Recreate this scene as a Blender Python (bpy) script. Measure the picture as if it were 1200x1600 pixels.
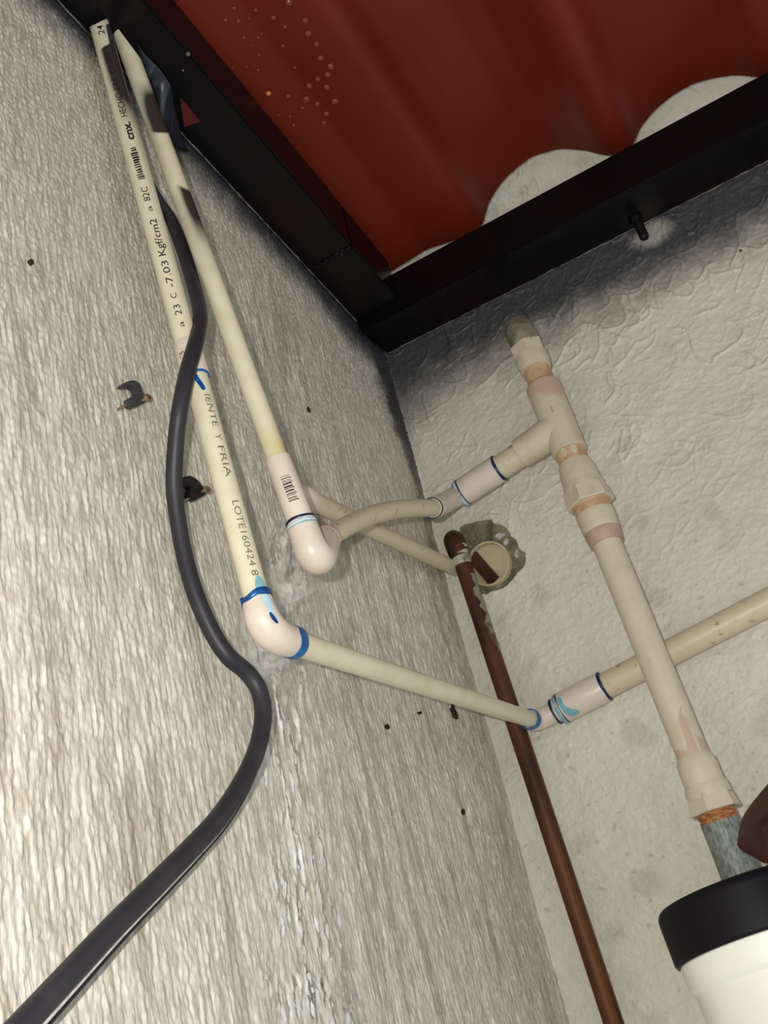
import bpy, bmesh, math
import numpy as np
from mathutils import Vector, Matrix

# ------------------------------------------------------------------ camera, light, exposure
scene = bpy.context.scene
for o in list(bpy.data.objects): bpy.data.objects.remove(o)
COL = scene.collection
H = 2.30                                   # height of the roof beam's underside in the corner
F = 1560.0
MR = np.array([[0.85860354, 0.45884707, -0.22860298],      # camera right
               [-0.36784515, 0.24084767, -0.89815497],     # camera down
               [-0.35705728, 0.85524953, 0.37557733]])     # camera forward
CAM = np.array([0.29763557, -0.8183065, -0.5161941 + H])
cd = bpy.data.cameras.new('camera'); cam = bpy.data.objects.new('camera', cd); COL.objects.link(cam)
cd.sensor_fit = 'VERTICAL'; cd.sensor_height = 24.0; cd.lens = 24.0*F/1600
cd.clip_start = 0.01
mw = Matrix.Identity(4)
for i in range(3):
    mw[i][0] = MR[0][i]; mw[i][1] = -MR[1][i]; mw[i][2] = -MR[2][i]; mw[i][3] = CAM[i]
cam.matrix_world = mw
scene.camera = cam
# phone flash: small hard lamp beside the lens
ld = bpy.data.lights.new('flash', 'POINT'); ld.energy = 10.5; ld.shadow_soft_size = 0.004; ld.color = (1.0, 0.97, 0.90)
lo = bpy.data.objects.new('flash', ld); COL.objects.link(lo)
lo.location = CAM + MR[0]*(-0.030) - MR[1]*0.022 - MR[2]*0.02
wd = bpy.data.worlds.new('world'); scene.world = wd; wd.use_nodes = True
wd.node_tree.nodes['Background'].inputs[0].default_value = (0.95, 0.98, 1.0, 1)
wd.node_tree.nodes['Background'].inputs[1].default_value = 0.57
vs = scene.view_settings
scene.display_settings.display_device = 'sRGB'
vs.view_transform = 'Standard'; vs.look = 'None'; vs.gamma = 1.0; vs.exposure = 0.0; vs.use_curve_mapping = False

# ------------------------------------------------------------------ placing on real planes
def ray(p): return MR.T @ np.array([(p[0]-600)/F, (p[1]-800)/F, 1.0])
def onx(p, x=0.0): d = ray(p); return CAM + d*((x-CAM[0])/d[0])
def ony(p, y=0.0): d = ray(p); return CAM + d*((y-CAM[1])/d[1])
def atd(p, dep): return CAM + ray(p)*dep
def proj(P): v = MR @ (np.asarray(P)-CAM); return np.array([v[0]/v[2]*F+600, v[1]/v[2]*F+800])
def depth(P): return float((MR @ (np.asarray(P)-CAM))[2])
def unit(v): v = np.asarray(v, float); return v/np.linalg.norm(v)
def srgb(c): return tuple(((x/255)/12.92 if x/255 <= 0.04045 else ((x/255+0.055)/1.055)**2.4) for x in c)

# ------------------------------------------------------------------ materials
def mat(name, rgb, rough=0.5, spec=0.5, rgb2=None, nscale=40, nlo=0.45, nhi=0.65, bump=None, metal=0.0,
        attrs=(), nstretch=(1,1,1), coat=0.0):
    m = bpy.data.materials.new(name); m.use_nodes = True
    nt = m.node_tree; N = nt.nodes; L = nt.links
    b = N['Principled BSDF']
    b.inputs['Roughness'].default_value = rough; b.inputs['Specular IOR Level'].default_value = spec
    b.inputs['Metallic'].default_value = metal; b.inputs['Coat Weight'].default_value = coat
    tc = N.new('ShaderNodeTexCoord'); mp = N.new('ShaderNodeMapping'); L.new(tc.outputs['Object'], mp.inputs[0])
    mp.inputs['Scale'].default_value = nstretch
    col = N.new('ShaderNodeRGB'); col.outputs[0].default_value = (*srgb(rgb), 1); cur = col.outputs[0]
    def mixin(fac, c):
        nonlocal cur
        mx = N.new('ShaderNodeMix'); mx.data_type = 'RGBA'
        L.new(fac, mx.inputs[0]); L.new(cur, mx.inputs[6]); mx.inputs[7].default_value = (*srgb(c), 1); cur = mx.outputs[2]
    if rgb2:
        n = N.new('ShaderNodeTexNoise'); n.inputs['Scale'].default_value = nscale; n.inputs['Detail'].default_value = 6
        L.new(mp.outputs[0], n.inputs['Vector'])
        r = N.new('ShaderNodeMapRange'); r.inputs[1].default_value = nlo; r.inputs[2].default_value = nhi
        L.new(n.outputs[0], r.inputs[0]); mixin(r.outputs[0], rgb2)
    for an, c in attrs:
        a = N.new('ShaderNodeAttribute'); a.attribute_name = an; mixin(a.outputs['Fac'], c)
    L.new(cur, b.inputs['Base Color'])
    if bump:
        n = N.new('ShaderNodeTexNoise'); n.inputs['Scale'].default_value = bump[0]; n.inputs['Detail'].default_value = 5
        L.new(mp.outputs[0], n.inputs['Vector'])
        bn = N.new('ShaderNodeBump'); bn.inputs['Strength'].default_value = bump[1]; bn.inputs['Distance'].default_value = bump[2]
        L.new(n.outputs[0], bn.inputs['Height']); L.new(bn.outputs[0], b.inputs['Normal'])
    return m

OVER = (30, 32, 40)
M = {}
M['wall_left'] = mat('stucco_left', (211, 207, 196), 0.45, 0.45, (186, 179, 165), 230, 0.44, 0.58, (300, 0.85, 0.0011),
                     attrs=(('dirt', (128, 116, 96)), ('paint', (46, 48, 56))), nstretch=(1, 1.7, 0.30))
M['wall_back'] = mat('stucco_back', (212, 208, 195), 0.5, 0.4, (204, 198, 182), 7, 0.4, 0.65, (420, 0.5, 0.0006),
                     attrs=(('dirt', (140, 128, 106)), ('paint', (48, 50, 58))))
M['beam'] = mat('black_enamel', (9, 7, 10), 0.30, 0.26, (24, 6, 10), 6, 0.5, 0.7, (60, 0.15, 0.001))
M['beam_seam'] = mat('grey_caulk', (120, 116, 112), 0.7, 0.3, (60, 60, 62), 90, 0.4, 0.6, (300, 0.5, 0.0005))
M['primer'] = mat('red_primer', (92, 26, 26), 0.6, 0.3, (70, 20, 22), 200)
M['sheet'] = mat('red_sheet', (108, 35, 18), 0.42, 0.3, (96, 30, 17), 5, 0.4, 0.65, (30, 0.2, 0.001))
M['cpvc'] = mat('cream_pipe', (216, 211, 184), 0.34, 0.45, (208, 202, 172), 60, 0.45, 0.7, None,
                attrs=(('stain', (190, 176, 110)), ('soot', (22, 20, 24))))
M['cpvc_dirty'] = mat('cream_pipe_scuffed', (202, 192, 164), 0.4, 0.4, (150, 128, 98), 130, 0.62, 0.72, None, nstretch=(1, 1, 1))
M['fitting'] = mat('pink_cream_fitting', (216, 203, 190), 0.36, 0.5, (208, 196, 180), 50, 0.45, 0.7)
M['riser'] = mat('old_cream_fitting', (203, 194, 172), 0.4, 0.4, (192, 180, 156), 70, 0.5, 0.72, (120, 0.15, 0.0006),
                 attrs=(('stain', (184, 156, 134)),))
M['thread'] = mat('rust_stained_thread', (200, 172, 138), 0.55, 0.3, (182, 146, 108), 90, 0.4, 0.6, (250, 0.3, 0.0006))
M['orange'] = mat('orange_rust_thread', (182, 132, 86), 0.5, 0.3, (136, 78, 44), 160, 0.4, 0.6, (250, 0.5, 0.0008), nstretch=(1, 1, 5))
M['primerband'] = mat('faded_purple_cement', (186, 160, 140), 0.45, 0.4, (172, 142, 122), 80)
M['cement'] = mat('grey_cement', (152, 151, 132), 0.9, 0.1, (106, 104, 88), 60, 0.4, 0.65, (160, 0.9, 0.002))
M['mortar'] = mat('broken_mortar', (136, 130, 110), 0.9, 0.1, (100, 96, 82), 60, 0.42, 0.6, (140, 0.7, 0.002))
M['mortar_white'] = mat('white_mortar_chip', (196, 196, 190), 0.8, 0.2, (150, 150, 146), 200)
M['conduit'] = mat('beige_conduit', (190, 178, 146), 0.5, 0.4, (172, 160, 128), 40)
M['galv'] = mat('galvanised', (138, 144, 138), 0.5, 0.35, (100, 108, 102), 550, 0.42, 0.62, (200, 0.3, 0.0006), metal=0.1, nstretch=(1, 1, 0.35))
M['rust'] = mat('rusty_steel', (84, 51, 34), 0.5, 0.18, (50, 33, 26), 60, 0.42, 0.62, (160, 0.45, 0.001), nstretch=(1, 1, 0.25),
                attrs=(('peel', (150, 146, 136)), ('tan', (108, 66, 34))))
M['tape'] = mat('thread_tape', (176, 172, 164), 0.4, 0.5, (120, 112, 104), 180, 0.45, 0.6, (220, 0.7, 0.001))
M['blue'] = mat('blue_solvent_cement', (8, 92, 160), 0.3, 0.5, (4, 56, 116), 120, 0.45, 0.6)
M['navy'] = mat('dark_blue_cement', (18, 32, 84), 0.35, 0.5, (14, 22, 52), 120, 0.45, 0.6)
M['teal'] = mat('thin_teal_cement', (96, 164, 182), 0.3, 0.5, (160, 190, 190), 120, 0.4, 0.65)
M['paleblue'] = mat('pale_blue_cement', (176, 204, 218), 0.3, 0.5, (206, 222, 226), 120)
M['ink'] = mat('black_ink', (38, 30, 40), 0.6, 0.3)
M['inkgrey'] = mat('faded_ink', (112, 104, 88), 0.6, 0.3)
M['cable'] = mat('black_cable', (40, 39, 45), 0.48, 0.4, (48, 47, 52), 60, 0.5, 0.7, (200, 0.12, 0.0004))
M['cable_line'] = mat('grey_cable_edge', (196, 192, 192), 0.5, 0.4, (160, 156, 156), 200)
M['clip'] = mat('grey_clip', (58, 58, 62), 0.4, 0.5, (58, 58, 62), 200)
M['clip_black'] = mat('black_clip', (22, 21, 26), 0.4, 0.5)
M['brass'] = mat('dull_nail', (150, 130, 96), 0.4, 0.5, (110, 90, 60), 300, metal=0.5)
M['flap'] = mat('dark_plastic', (34, 40, 50), 0.32, 0.5, (74, 82, 92), 60, 0.56, 0.72, (120, 0.5, 0.001), nstretch=(1, 3, 0.5))
M['black'] = mat('matt_black', (10, 10, 12), 0.5, 0.3)
M['cap'] = mat('black_filter_cap', (18, 16, 22), 0.5, 0.2, (24, 22, 28), 120, 0.6, 0.75)
M['white'] = mat('white_filter_housing', (248, 249, 238), 0.35, 0.4, (242, 242, 228), 20)
M['brown'] = mat('brown_enamel', (70, 36, 31), 0.55, 0.15, (58, 30, 27), 20, bump=(40, 0.2, 0.001))
M['speck'] = mat('dark_dirt', (50, 38, 30), 0.8, 0.2)

def glassy(name, tint, trans, diff, rough, bscale, bstr, stretch):
    m = bpy.data.materials.new(name); m.use_nodes = True; nt = m.node_tree; N = nt.nodes; L = nt.links
    N.remove(N['Principled BSDF']); out = N['Material Output']
    tr = N.new('ShaderNodeBsdfTransparent'); tr.inputs[0].default_value = (*trans, 1)
    df = N.new('ShaderNodeBsdfDiffuse'); df.inputs[0].default_value = (*tint, 1)
    gl = N.new('ShaderNodeBsdfGlossy'); gl.inputs['Roughness'].default_value = rough
    tc = N.new('ShaderNodeTexCoord'); mp = N.new('ShaderNodeMapping'); mp.inputs['Scale'].default_value = stretch
    L.new(tc.outputs['Object'], mp.inputs[0])
    n = N.new('ShaderNodeTexNoise'); n.inputs['Scale'].default_value = bscale; n.inputs['Detail'].default_value = 4
    L.new(mp.outputs[0], n.inputs['Vector'])
    bn = N.new('ShaderNodeBump'); bn.inputs['Strength'].default_value = bstr; bn.inputs['Distance'].default_value = 0.003
    L.new(n.outputs[0], bn.inputs['Height']); L.new(bn.outputs[0], gl.inputs['Normal']); L.new(bn.outputs[0], df.inputs['Normal'])
    n2 = N.new('ShaderNodeTexNoise'); n2.inputs['Scale'].default_value = bscale*0.4; L.new(mp.outputs[0], n2.inputs['Vector'])
    mr = N.new('ShaderNodeMapRange'); mr.inputs[1].default_value = 0.30; mr.inputs[2].default_value = 0.62; mr.inputs[4].default_value = diff
    L.new(n2.outputs[0], mr.inputs[0])
    at = N.new('ShaderNodeAttribute'); at.attribute_name = 'thick'
    mu = N.new('ShaderNodeMath'); mu.operation = 'MULTIPLY'; L.new(mr.outputs[0], mu.inputs[0]); L.new(at.outputs['Fac'], mu.inputs[1])
    m1 = N.new('ShaderNodeMixShader'); L.new(mu.outputs[0], m1.inputs[0]); L.new(tr.outputs[0], m1.inputs[1]); L.new(df.outputs[0], m1.inputs[2])
    fr = N.new('ShaderNodeFresnel'); fr.inputs[0].default_value = 1.2
    mu2 = N.new('ShaderNodeMath'); mu2.operation = 'MULTIPLY'; L.new(fr.outputs[0], mu2.inputs[0]); L.new(at.outputs['Fac'], mu2.inputs[1])
    m2 = N.new('ShaderNodeMixShader'); L.new(mu2.outputs[0], m2.inputs[0]); L.new(m1.outputs[0], m2.inputs[1]); L.new(gl.outputs[0], m2.inputs[2])
    L.new(m2.outputs[0], out.inputs[0])
    return m
M['film'] = glassy('running_water', (0.97, 0.98, 0.97), (1, 1, 1), 0.9, 0.22, 220, 0.3, (1, 3.0, 0.35))
M['spray'] = glassy('spraying_water', (0.97, 0.96, 0.94), (1, 1, 1), 1.0, 0.15, 90, 0.6, (1, 2, 1))
def dropmat(name, tint):
    m = bpy.data.materials.new(name); m.use_nodes = True; b = m.node_tree.nodes['Principled BSDF']
    b.inputs['Base Color'].default_value = (*tint, 1); b.inputs['Roughness'].default_value = 0.03
    b.inputs['Transmission Weight'].default_value = 0.35; b.inputs['Specular IOR Level'].default_value = 0.9; b.inputs['IOR'].default_value = 1.33
    nz = m.node_tree.nodes.new('ShaderNodeTexNoise'); nz.inputs['Scale'].default_value = 50
    bn = m.node_tree.nodes.new('ShaderNodeBump'); bn.inputs['Strength'].default_value = 0.05
    m.node_tree.links.new(nz.outputs[0], bn.inputs['Height']); m.node_tree.links.new(bn.outputs[0], b.inputs['Normal'])
    return m
M['drop'] = dropmat('water_drop', (0.30, 0.075, 0.035)); M['drop_amber'] = dropmat('glint_drop', (1.0, 0.36, 0.06))  # red and orange tints put the lit look and glint into the drop colour

# ------------------------------------------------------------------ object helpers
def tag(o, label=None, cat=None, group=None, kind=None):
    if label: o['label'] = label
    if cat: o['category'] = cat
    if group: o['group'] = group
    if kind: o['kind'] = kind
    return o
def thing(name, loc, label, cat, group=None):
    o = bpy.data.objects.new(name, None); COL.objects.link(o); o.location = tuple(loc); o.empty_display_size = 0.02
    return tag(o, label, cat, group)
def origin(o):
    v = Vector((0, 0, 0))
    while o: v += o.location; o = o.parent
    return np.array(v)
def npmesh(name, verts, quads, m, parent=None, attrs=None, smooth=True, tris=None, loc=None):
    verts = np.asarray(verts, float)
    base = origin(parent) if parent else (np.asarray(loc) if loc is not None else np.zeros(3))
    verts = verts - base
    me = bpy.data.meshes.new(name)
    quads = np.asarray(quads, np.int32).reshape(-1, 4) if quads is not None and len(quads) else np.zeros((0, 4), np.int32)
    tr = np.asarray(tris, np.int32).reshape(-1, 3) if tris is not None and len(tris) else np.zeros((0, 3), np.int32)
    nl = quads.size+tr.size
    me.vertices.add(len(verts)); me.vertices.foreach_set('co', verts.astype(np.float32).ravel())
    me.loops.add(nl); me.loops.foreach_set('vertex_index', np.concatenate([quads.ravel(), tr.ravel()]))
    me.polygons.add(len(quads)+len(tr))
    st = np.concatenate([np.arange(len(quads))*4, quads.size+np.arange(len(tr))*3]).astype(np.int32)
    me.polygons.foreach_set('loop_start', st)
    me.polygons.foreach_set('use_smooth', np.full(len(st), smooth))
    me.update(calc_edges=True); me.validate()
    for k, a in (attrs or {}).items():
        at = me.attributes.new(k, 'FLOAT', 'POINT'); at.data.foreach_set('value', np.asarray(a, np.float32).ravel())
    if m: me.materials.append(m)
    o = bpy.data.objects.new(name, me); COL.objects.link(o)
    if parent: o.parent = parent
    elif loc is not None: o.location = tuple(loc)
    return o
def catmull(P, n):
    P = np.asarray(P, float); out = []
    Q = np.vstack([2*P[0]-P[1], P, 2*P[-1]-P[-2]])
    for i in range(1, len(Q)-2):
        for t in np.linspace(0, 1, n, endpoint=False):
            a, b, c, d = Q[i-1], Q[i], Q[i+1], Q[i+2]
            out.append(0.5*((2*b)+(-a+c)*t+(2*a-5*b+4*c-d)*t*t+(-a+3*b-3*c+d)*t**3))
    out.append(P[-1]); return np.array(out)
def sweep(name, P, R, m, parent=None, sides=32, attr=None, flat=False, squash=None, caps=True, phase=0.0, loc=None):
    """one solid tube along points P with radius R[i]; attr(P, normals, i) -> dict of arrays"""
    P = np.asarray(P, float); n = len(P); R = np.broadcast_to(np.asarray(R, float), (n,)).copy()
    T = np.gradient(P, axis=0)
    for i in range(n):
        if np.linalg.norm(T[i]) < 1e-12: T[i] = T[i-1]
    T /= np.linalg.norm(T, axis=1)[:, None]
    ref = np.cross(T[0], [0, 0, 1.0]); 
    if np.linalg.norm(ref) < 0.05: ref = np.cross(T[0], [0, 1.0, 0])
    u = unit(ref); V = []; NN = []
    for i in range(n):
        u = unit(u-T[i]*np.dot(u, T[i])); w = np.cross(T[i], u)
        for k in range(sides):
            a = 2*math.pi*k/sides+phase
            nn = math.cos(a)*u+math.sin(a)*w
            q = nn*R[i]
            if squash is not None: q = q-np.asarray(squash[0])*np.dot(q, squash[0])*(1-squash[1])
            V.append(P[i]+q); NN.append(nn)
    Q = []
    for i in range(n-1):
        for k in range(sides):
            k2 = (k+1) % sides
            Q.append((i*sides+k, (i+1)*sides+k, (i+1)*sides+k2, i*sides+k2)[::-1])
    tr = []
    if caps:
        V.append(P[0]); V.append(P[-1]); NN += [-T[0], T[-1]]; a, b = len(V)-2, len(V)-1
        for k in range(sides):
            k2 = (k+1) % sides
            tr.append((a, k, k2)[::-1]); tr.append((b, (n-1)*sides+k, (n-1)*sides+k2))
    V = np.array(V); NN = np.array(NN)
    at = attr(V, NN) if attr else None
    o = npmesh(name, V, Q, m, parent, at, smooth=not flat, tris=tr, loc=loc)
    bm = bmesh.new(); bm.from_mesh(o.data); bmesh.ops.recalc_face_normals(bm, faces=bm.faces)
    if not flat:
        for e in bm.edges:
            if len(e.link_faces) == 2 and e.calc_face_angle(0) > 0.6: e.smooth = False
    bm.to_mesh(o.data); bm.free()
    return o
def turned(name, p0, p1, prof, m, parent=None, sides=40, flat=False, attr=None, phase=0.0):
    """solid of revolution about p0->p1; prof = [(fraction, radius)]"""
    p0 = np.asarray(p0, float); p1 = np.asarray(p1, float); pts = []; R = []
    last = None
    for t, r in prof:
        if last is not None and abs(t-last) < 1e-7: t = last+1e-5
        pts.append(p0+(p1-p0)*t); R.append(r); last = t
    # parallel frame with constant tangent
    a = unit(p1-p0); ref = np.cross(a, [0, 0, 1.0])
    if np.linalg.norm(ref) < 0.05: ref = np.cross(a, [0, 1.0, 0])
    u = unit(ref); w = np.cross(a, u); V = []; NN = []
    for P, r in zip(pts, R):
        for k in range(sides):
            g = 2*math.pi*k/sides+phase; nn = math.cos(g)*u+math.sin(g)*w; V.append(P+nn*r); NN.append(nn)
    n = len(pts); Q = [(i*sides+k, i*sides+(k+1) % sides, (i+1)*sides+(k+1) % sides, (i+1)*sides+k) for i in range(n-1) for k in range(sides)]
    V.append(pts[0]); V.append(pts[-1]); NN += [-a, a]; c0, c1 = len(V)-2, len(V)-1; tr = []
    for k in range(sides):
        k2 = (k+1) % sides; tr.append((c0, k2, k)); tr.append((c1, (n-1)*sides+k, (n-1)*sides+k2))
    V = np.array(V); NN = np.array(NN)
    o = npmesh(name, V, Q, m, parent, attr(V, NN) if attr else None, smooth=not flat, tris=tr)
    bm = bmesh.new(); bm.from_mesh(o.data); bmesh.ops.recalc_face_normals(bm, faces=bm.faces)
    if not flat:
        for e in bm.edges:
            if len(e.link_faces) == 2 and e.calc_face_angle(0) > 0.5: e.smooth = False
    bm.to_mesh(o.data); bm.free()
    return o
def ringtube(name, p0, p1, ro, ri, m, parent=None, sides=48):
    """open tube with wall thickness"""
    p0 = np.asarray(p0, float); p1 = np.asarray(p1, float); a = unit(p1-p0); u = unit(np.cross(a, [0, 0, 1.0]) if abs(a[2]) < 0.9 else np.cross(a, [0, 1.0, 0])); w = np.cross(a, u)
    V = []
    for P, r in ((p0, ro), (p1, ro), (p1, ri), (p0, ri)):
        for k in range(sides):
            g = 2*math.pi*k/sides; V.append(P+r*(math.cos(g)*u+math.sin(g)*w))
    Q = [(j*sides+k, j*sides+(k+1) % sides, ((j+1) % 4)*sides+(k+1) % sides, ((j+1) % 4)*sides+k) for j in range(4) for k in range(sides)]
    o = npmesh(name, V, Q, m, parent)
    bm = bmesh.new(); bm.from_mesh(o.data); bmesh.ops.recalc_face_normals(bm, faces=bm.faces)
    for e in bm.edges:
        if e.calc_face_angle(0) > 0.6: e.smooth = False
    bm.to_mesh(o.data); bm.free(); return o
def band(name, P, rad, w0, w1, m, parent, n=48, j=0.25, seed=0, a0=0.0, a1=2*math.pi, face=None, thick=0.0003):
    """smear of solvent cement round a fitting mouth: thin uneven ring between w0 and w1 along the axis P[0]->P[1]"""
    rng = np.random.default_rng(seed); p0, p1 = np.asarray(P[0], float), np.asarray(P[1], float); a = unit(p1-p0)
    mid = (p0+p1)/2; f = unit(CAM-mid); f = unit(f-a*np.dot(f, a)); w = np.cross(a, f)
    full = (a1-a0) > 6.2
    A = np.linspace(a0, a1, n, endpoint=not full); V = []; wd = abs(w1-w0)
    def wob(): return sum(rng.normal()*np.sin(q_*A+rng.uniform(0, 6.28))/(q_**0.6) for q_ in (1, 2, 3, 5))
    e0 = w0+wd*j*wob()*0.35; e1 = w1+wd*j*wob()*0.35
    for i, g in enumerate(A):
        nn = math.cos(g)*f+math.sin(g)*w
        for (e, r) in ((e0[i], rad), (e0[i]+wd*0.1, rad+thick), (e1[i]-wd*0.1, rad+thick), (e1[i], rad)):
            V.append(p0+a*e+nn*r)
    Q = []
    for i in range(n if full else n-1):
        i2 = (i+1) % n
        for k in range(4): Q.append((i*4+k, i2*4+k, i2*4+(k+1) % 4, i*4+(k+1) % 4))
    o = npmesh(name, V, Q, m, parent)
    bm = bmesh.new(); bm.from_mesh(o.data); bmesh.ops.recalc_face_normals(bm, faces=bm.faces); bm.to_mesh(o.data); bm.free(); return o
def slab(name, front, depthvec, m, parent=None, bev=0.0, loc=None, smooth=False):
    """polygon 'front' (3D points) given thickness by depthvec"""
    front = [Vector(tuple(p)) for p in front]; base = Vector(tuple(origin(parent))) if parent else (Vector(tuple(loc)) if loc is not None else Vector((0, 0, 0)))
    bm = bmesh.new(); vs_ = [bm.verts.new(p-base) for p in front]; f = bm.faces.new(vs_)
    r = bmesh.ops.extrude_face_region(bm, geom=[f]); nv = [g for g in r['geom'] if isinstance(g, bmesh.types.BMVert)]
    bmesh.ops.translate(bm, verts=nv, vec=Vector(tuple(depthvec)))
    bmesh.ops.recalc_face_normals(bm, faces=bm.faces)
    if bev: bmesh.ops.bevel(bm, geom=list(bm.edges), offset=bev, segments=2, affect='EDGES', clamp_overlap=True)
    bmesh.ops.triangulate(bm, faces=[f for f in bm.faces if len(f.verts) > 4])
    me = bpy.data.meshes.new(name); bm.to_mesh(me); bm.free(); me.materials.append(m)
    o = bpy.data.objects.new(name, me); COL.objects.link(o)
    if parent: o.parent = parent
    elif loc is not None: o.location = tuple(loc)
    return o
def bezier(a, b, c, n=14): return [(1-t)**2*np.asarray(a)+2*t*(1-t)*np.asarray(b)+t*t*np.asarray(c) for t in np.linspace(0, 1, n)]
def along(p0, p1, py):
    """point on the axis p0->p1 that stands at picture height py"""
    lo_, hi_ = -0.3, 1.3; p0 = np.asarray(p0); p1 = np.asarray(p1); f = lambda s: proj(p0+(p1-p0)*s)[1]-py
    for _ in range(50):
        mid = (lo_+hi_)/2
        if (f(lo_) > 0) == (f(mid) > 0): lo_ = mid
        else: hi_ = mid
    return p0+(p1-p0)*lo_
def smooth01(x, a, b): t = np.clip((x-a)/(b-a), 0, 1); return t*t*(3-2*t)

# ------------------------------------------------------------------ relief noise
def fnoise(shape, step, lu, lv, seed, band_=1.0):
    """smooth random field with correlation lengths lu (axis 0) and lv (axis 1) in metres, unit deviation"""
    rng = np.random.default_rng(seed); w = rng.normal(size=shape)
    fu = np.fft.fftfreq(shape[0], step)[:, None]; fv = np.fft.rfftfreq(shape[1], step)[None, :]
    q = (fu*lu)**2+(fv*lv)**2
    g = np.exp(-q*2.0)*(q**band_)
    r = np.fft.irfft2(np.fft.rfft2(w)*g, s=shape); r -= r.mean(); return r/(r.std()+1e-9)
def blur(A, step, s):
    fu = np.fft.fftfreq(A.shape[0], step)[:, None]; fv = np.fft.rfftfreq(A.shape[1], step)[None, :]
    return np.fft.irfft2(np.fft.rfft2(A)*np.exp(-2*(math.pi*s)**2*(fu**2+fv**2)), s=A.shape)
STEP = 0.0008
TL = -0.192                                   # fall of the roof towards the back wall
def wall_mesh(name, u, v, hgt, attrs, m, to3d, back):
    nu, nv = len(u), len(v); U, Vv = np.meshgrid(u, v, indexing='ij')
    P = to3d(U, Vv, hgt).reshape(-1, 3)
    idx = np.arange(nu*nv).reshape(nu, nv)
    Q = np.stack([idx[:-1, :-1], idx[1:, :-1], idx[1:, 1:], idx[:-1, 1:]], -1).reshape(-1, 4)
    b = len(P)
    cr = [(u[0], v[0]), (u[-1], v[0]), (u[-1], v[-1]), (u[0], v[-1])]
    P2 = np.array([to3d(np.array(a_), np.array(b_), np.array(back)) for a_, b_ in cr]).reshape(4, 3)
    c = [idx[0, 0], idx[-1, 0], idx[-1, -1], idx[0, -1]]
    Q = np.vstack([Q, [[b, b+3, b+2, b+1]]]+[[[c[i], b+i, b+(i+1) % 4, c[(i+1) % 4]]] for i in range(4)])
    P = np.vstack([P, P2]); at = {k: np.concatenate([a.ravel(), np.zeros(4)]) for k, a in attrs.items()}
    return npmesh(name, P, Q, m, None, at)
def axis_with_margins(lo_, hi_, outlo, outhi):
    f = np.arange(lo_, hi_+STEP/2, STEP)
    a = np.linspace(outlo, lo_, 12)[:-1] if outlo < lo_ else np.array([]); b = np.linspace(hi_, outhi, 12)[1:] if outhi > hi_ else np.array([])
    return np.concatenate([a, f, b]), len(a), len(f), len(b)
def place(fine, na, nb, ma, mb):
    return np.pad(fine, ((na, nb), (ma, mb)), mode='edge')

# --- left wall: vertical brushed stucco
yu, y_a, y_n, y_b = axis_with_margins(-0.64, 0.0, -1.6, 0.02)
zv, z_a, z_n, z_b = axis_with_margins(-0.74, 0.13, -1.3, 0.5)
sh = (y_n, z_n)
Y = np.arange(y_n)*STEP-0.64; Z = np.arange(z_n)*STEP-0.74; YY, ZZ = np.meshgrid(Y, Z, indexing='ij')
streak = fnoise(sh, STEP, 0.0027, 0.024, 1)+0.6*fnoise(sh, STEP, 0.0022, 0.007, 2)+0.5*fnoise(sh, STEP, 0.0045, 0.06, 31)
lump = fnoise(sh, STEP, 0.0027, 0.0036, 3, 0.8)
wst = smooth01(-ZZ+0.05*fnoise(sh, STEP, 0.2, 0.2, 4), -0.10, 0.22)
hL = 0.00021*streak*(0.3+0.7*wst)+0.00020*lump*(1.2-0.6*wst)+0.0006*fnoise(sh, STEP, 0.12, 0.2, 5)
ln = fnoise(sh, STEP, 0.012, 0.09, 33, 0.5); hL -= 0.0004*np.exp(-(ln/0.03)**2)*wst*smooth01(fnoise(sh, STEP, 0.05, 0.05, 34, 0.2), 0.0, 1.2)
hL += 0.0003*fnoise(sh, STEP, 0.03, 0.15, 6)*wst
hL = np.clip(hL, -0.003, 0.003)
nz = fnoise(sh, STEP, 0.02, 0.02, 7, 0.2)*0.0022+fnoise(sh, STEP, 0.005, 0.005, 8)*0.0012
s = (TL*YY)-ZZ                                # distance under the roof beam
paintL = 1-smooth01(s+nz+0.004*fnoise(sh, STEP, 0.1, 0.1, 35, 0.1), 0.002, 0.052)
cw = 0.058*(1-smooth01(-ZZ, 0.0, 0.27))       # overspray running down the corner
paintL = np.maximum(paintL, (1-smooth01(-YY+nz*2, cw*0.35, cw+0.004))*(1-smooth01(-ZZ, 0.08, 0.28))*0.97)
paintL = np.clip(paintL, 0, 1)*0.97
dirt_toneL = np.clip(smooth01(fnoise(sh, STEP, 0.010, 0.08, 9, 0.3)+1.1*np.exp(-((YY+0.24)/0.08)**2)-0.1, 0.2, 2.8)*wst*0.45, 0, 0.45)
dirt_toneL = np.clip(dirt_toneL+0.5*smooth01(ZZ, -0.45, -0.12)*np.exp(-((YY+0.012)/0.016)**2), 0, 0.75)  # also deepens a brown band along the corner, stronger upwards
hL = place(hL, y_a, y_b, z_a, z_b)
wl = wall_mesh('wall_left', yu, zv, hL, {'paint': place(paintL, y_a, y_b, z_a, z_b), 'dirt': place(dirt_toneL, y_a, y_b, z_a, z_b)},
               M['wall_left'], lambda u, v, h: np.stack([h, u, v+H], -1), -0.12)
tag(wl, kind='structure')

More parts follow.
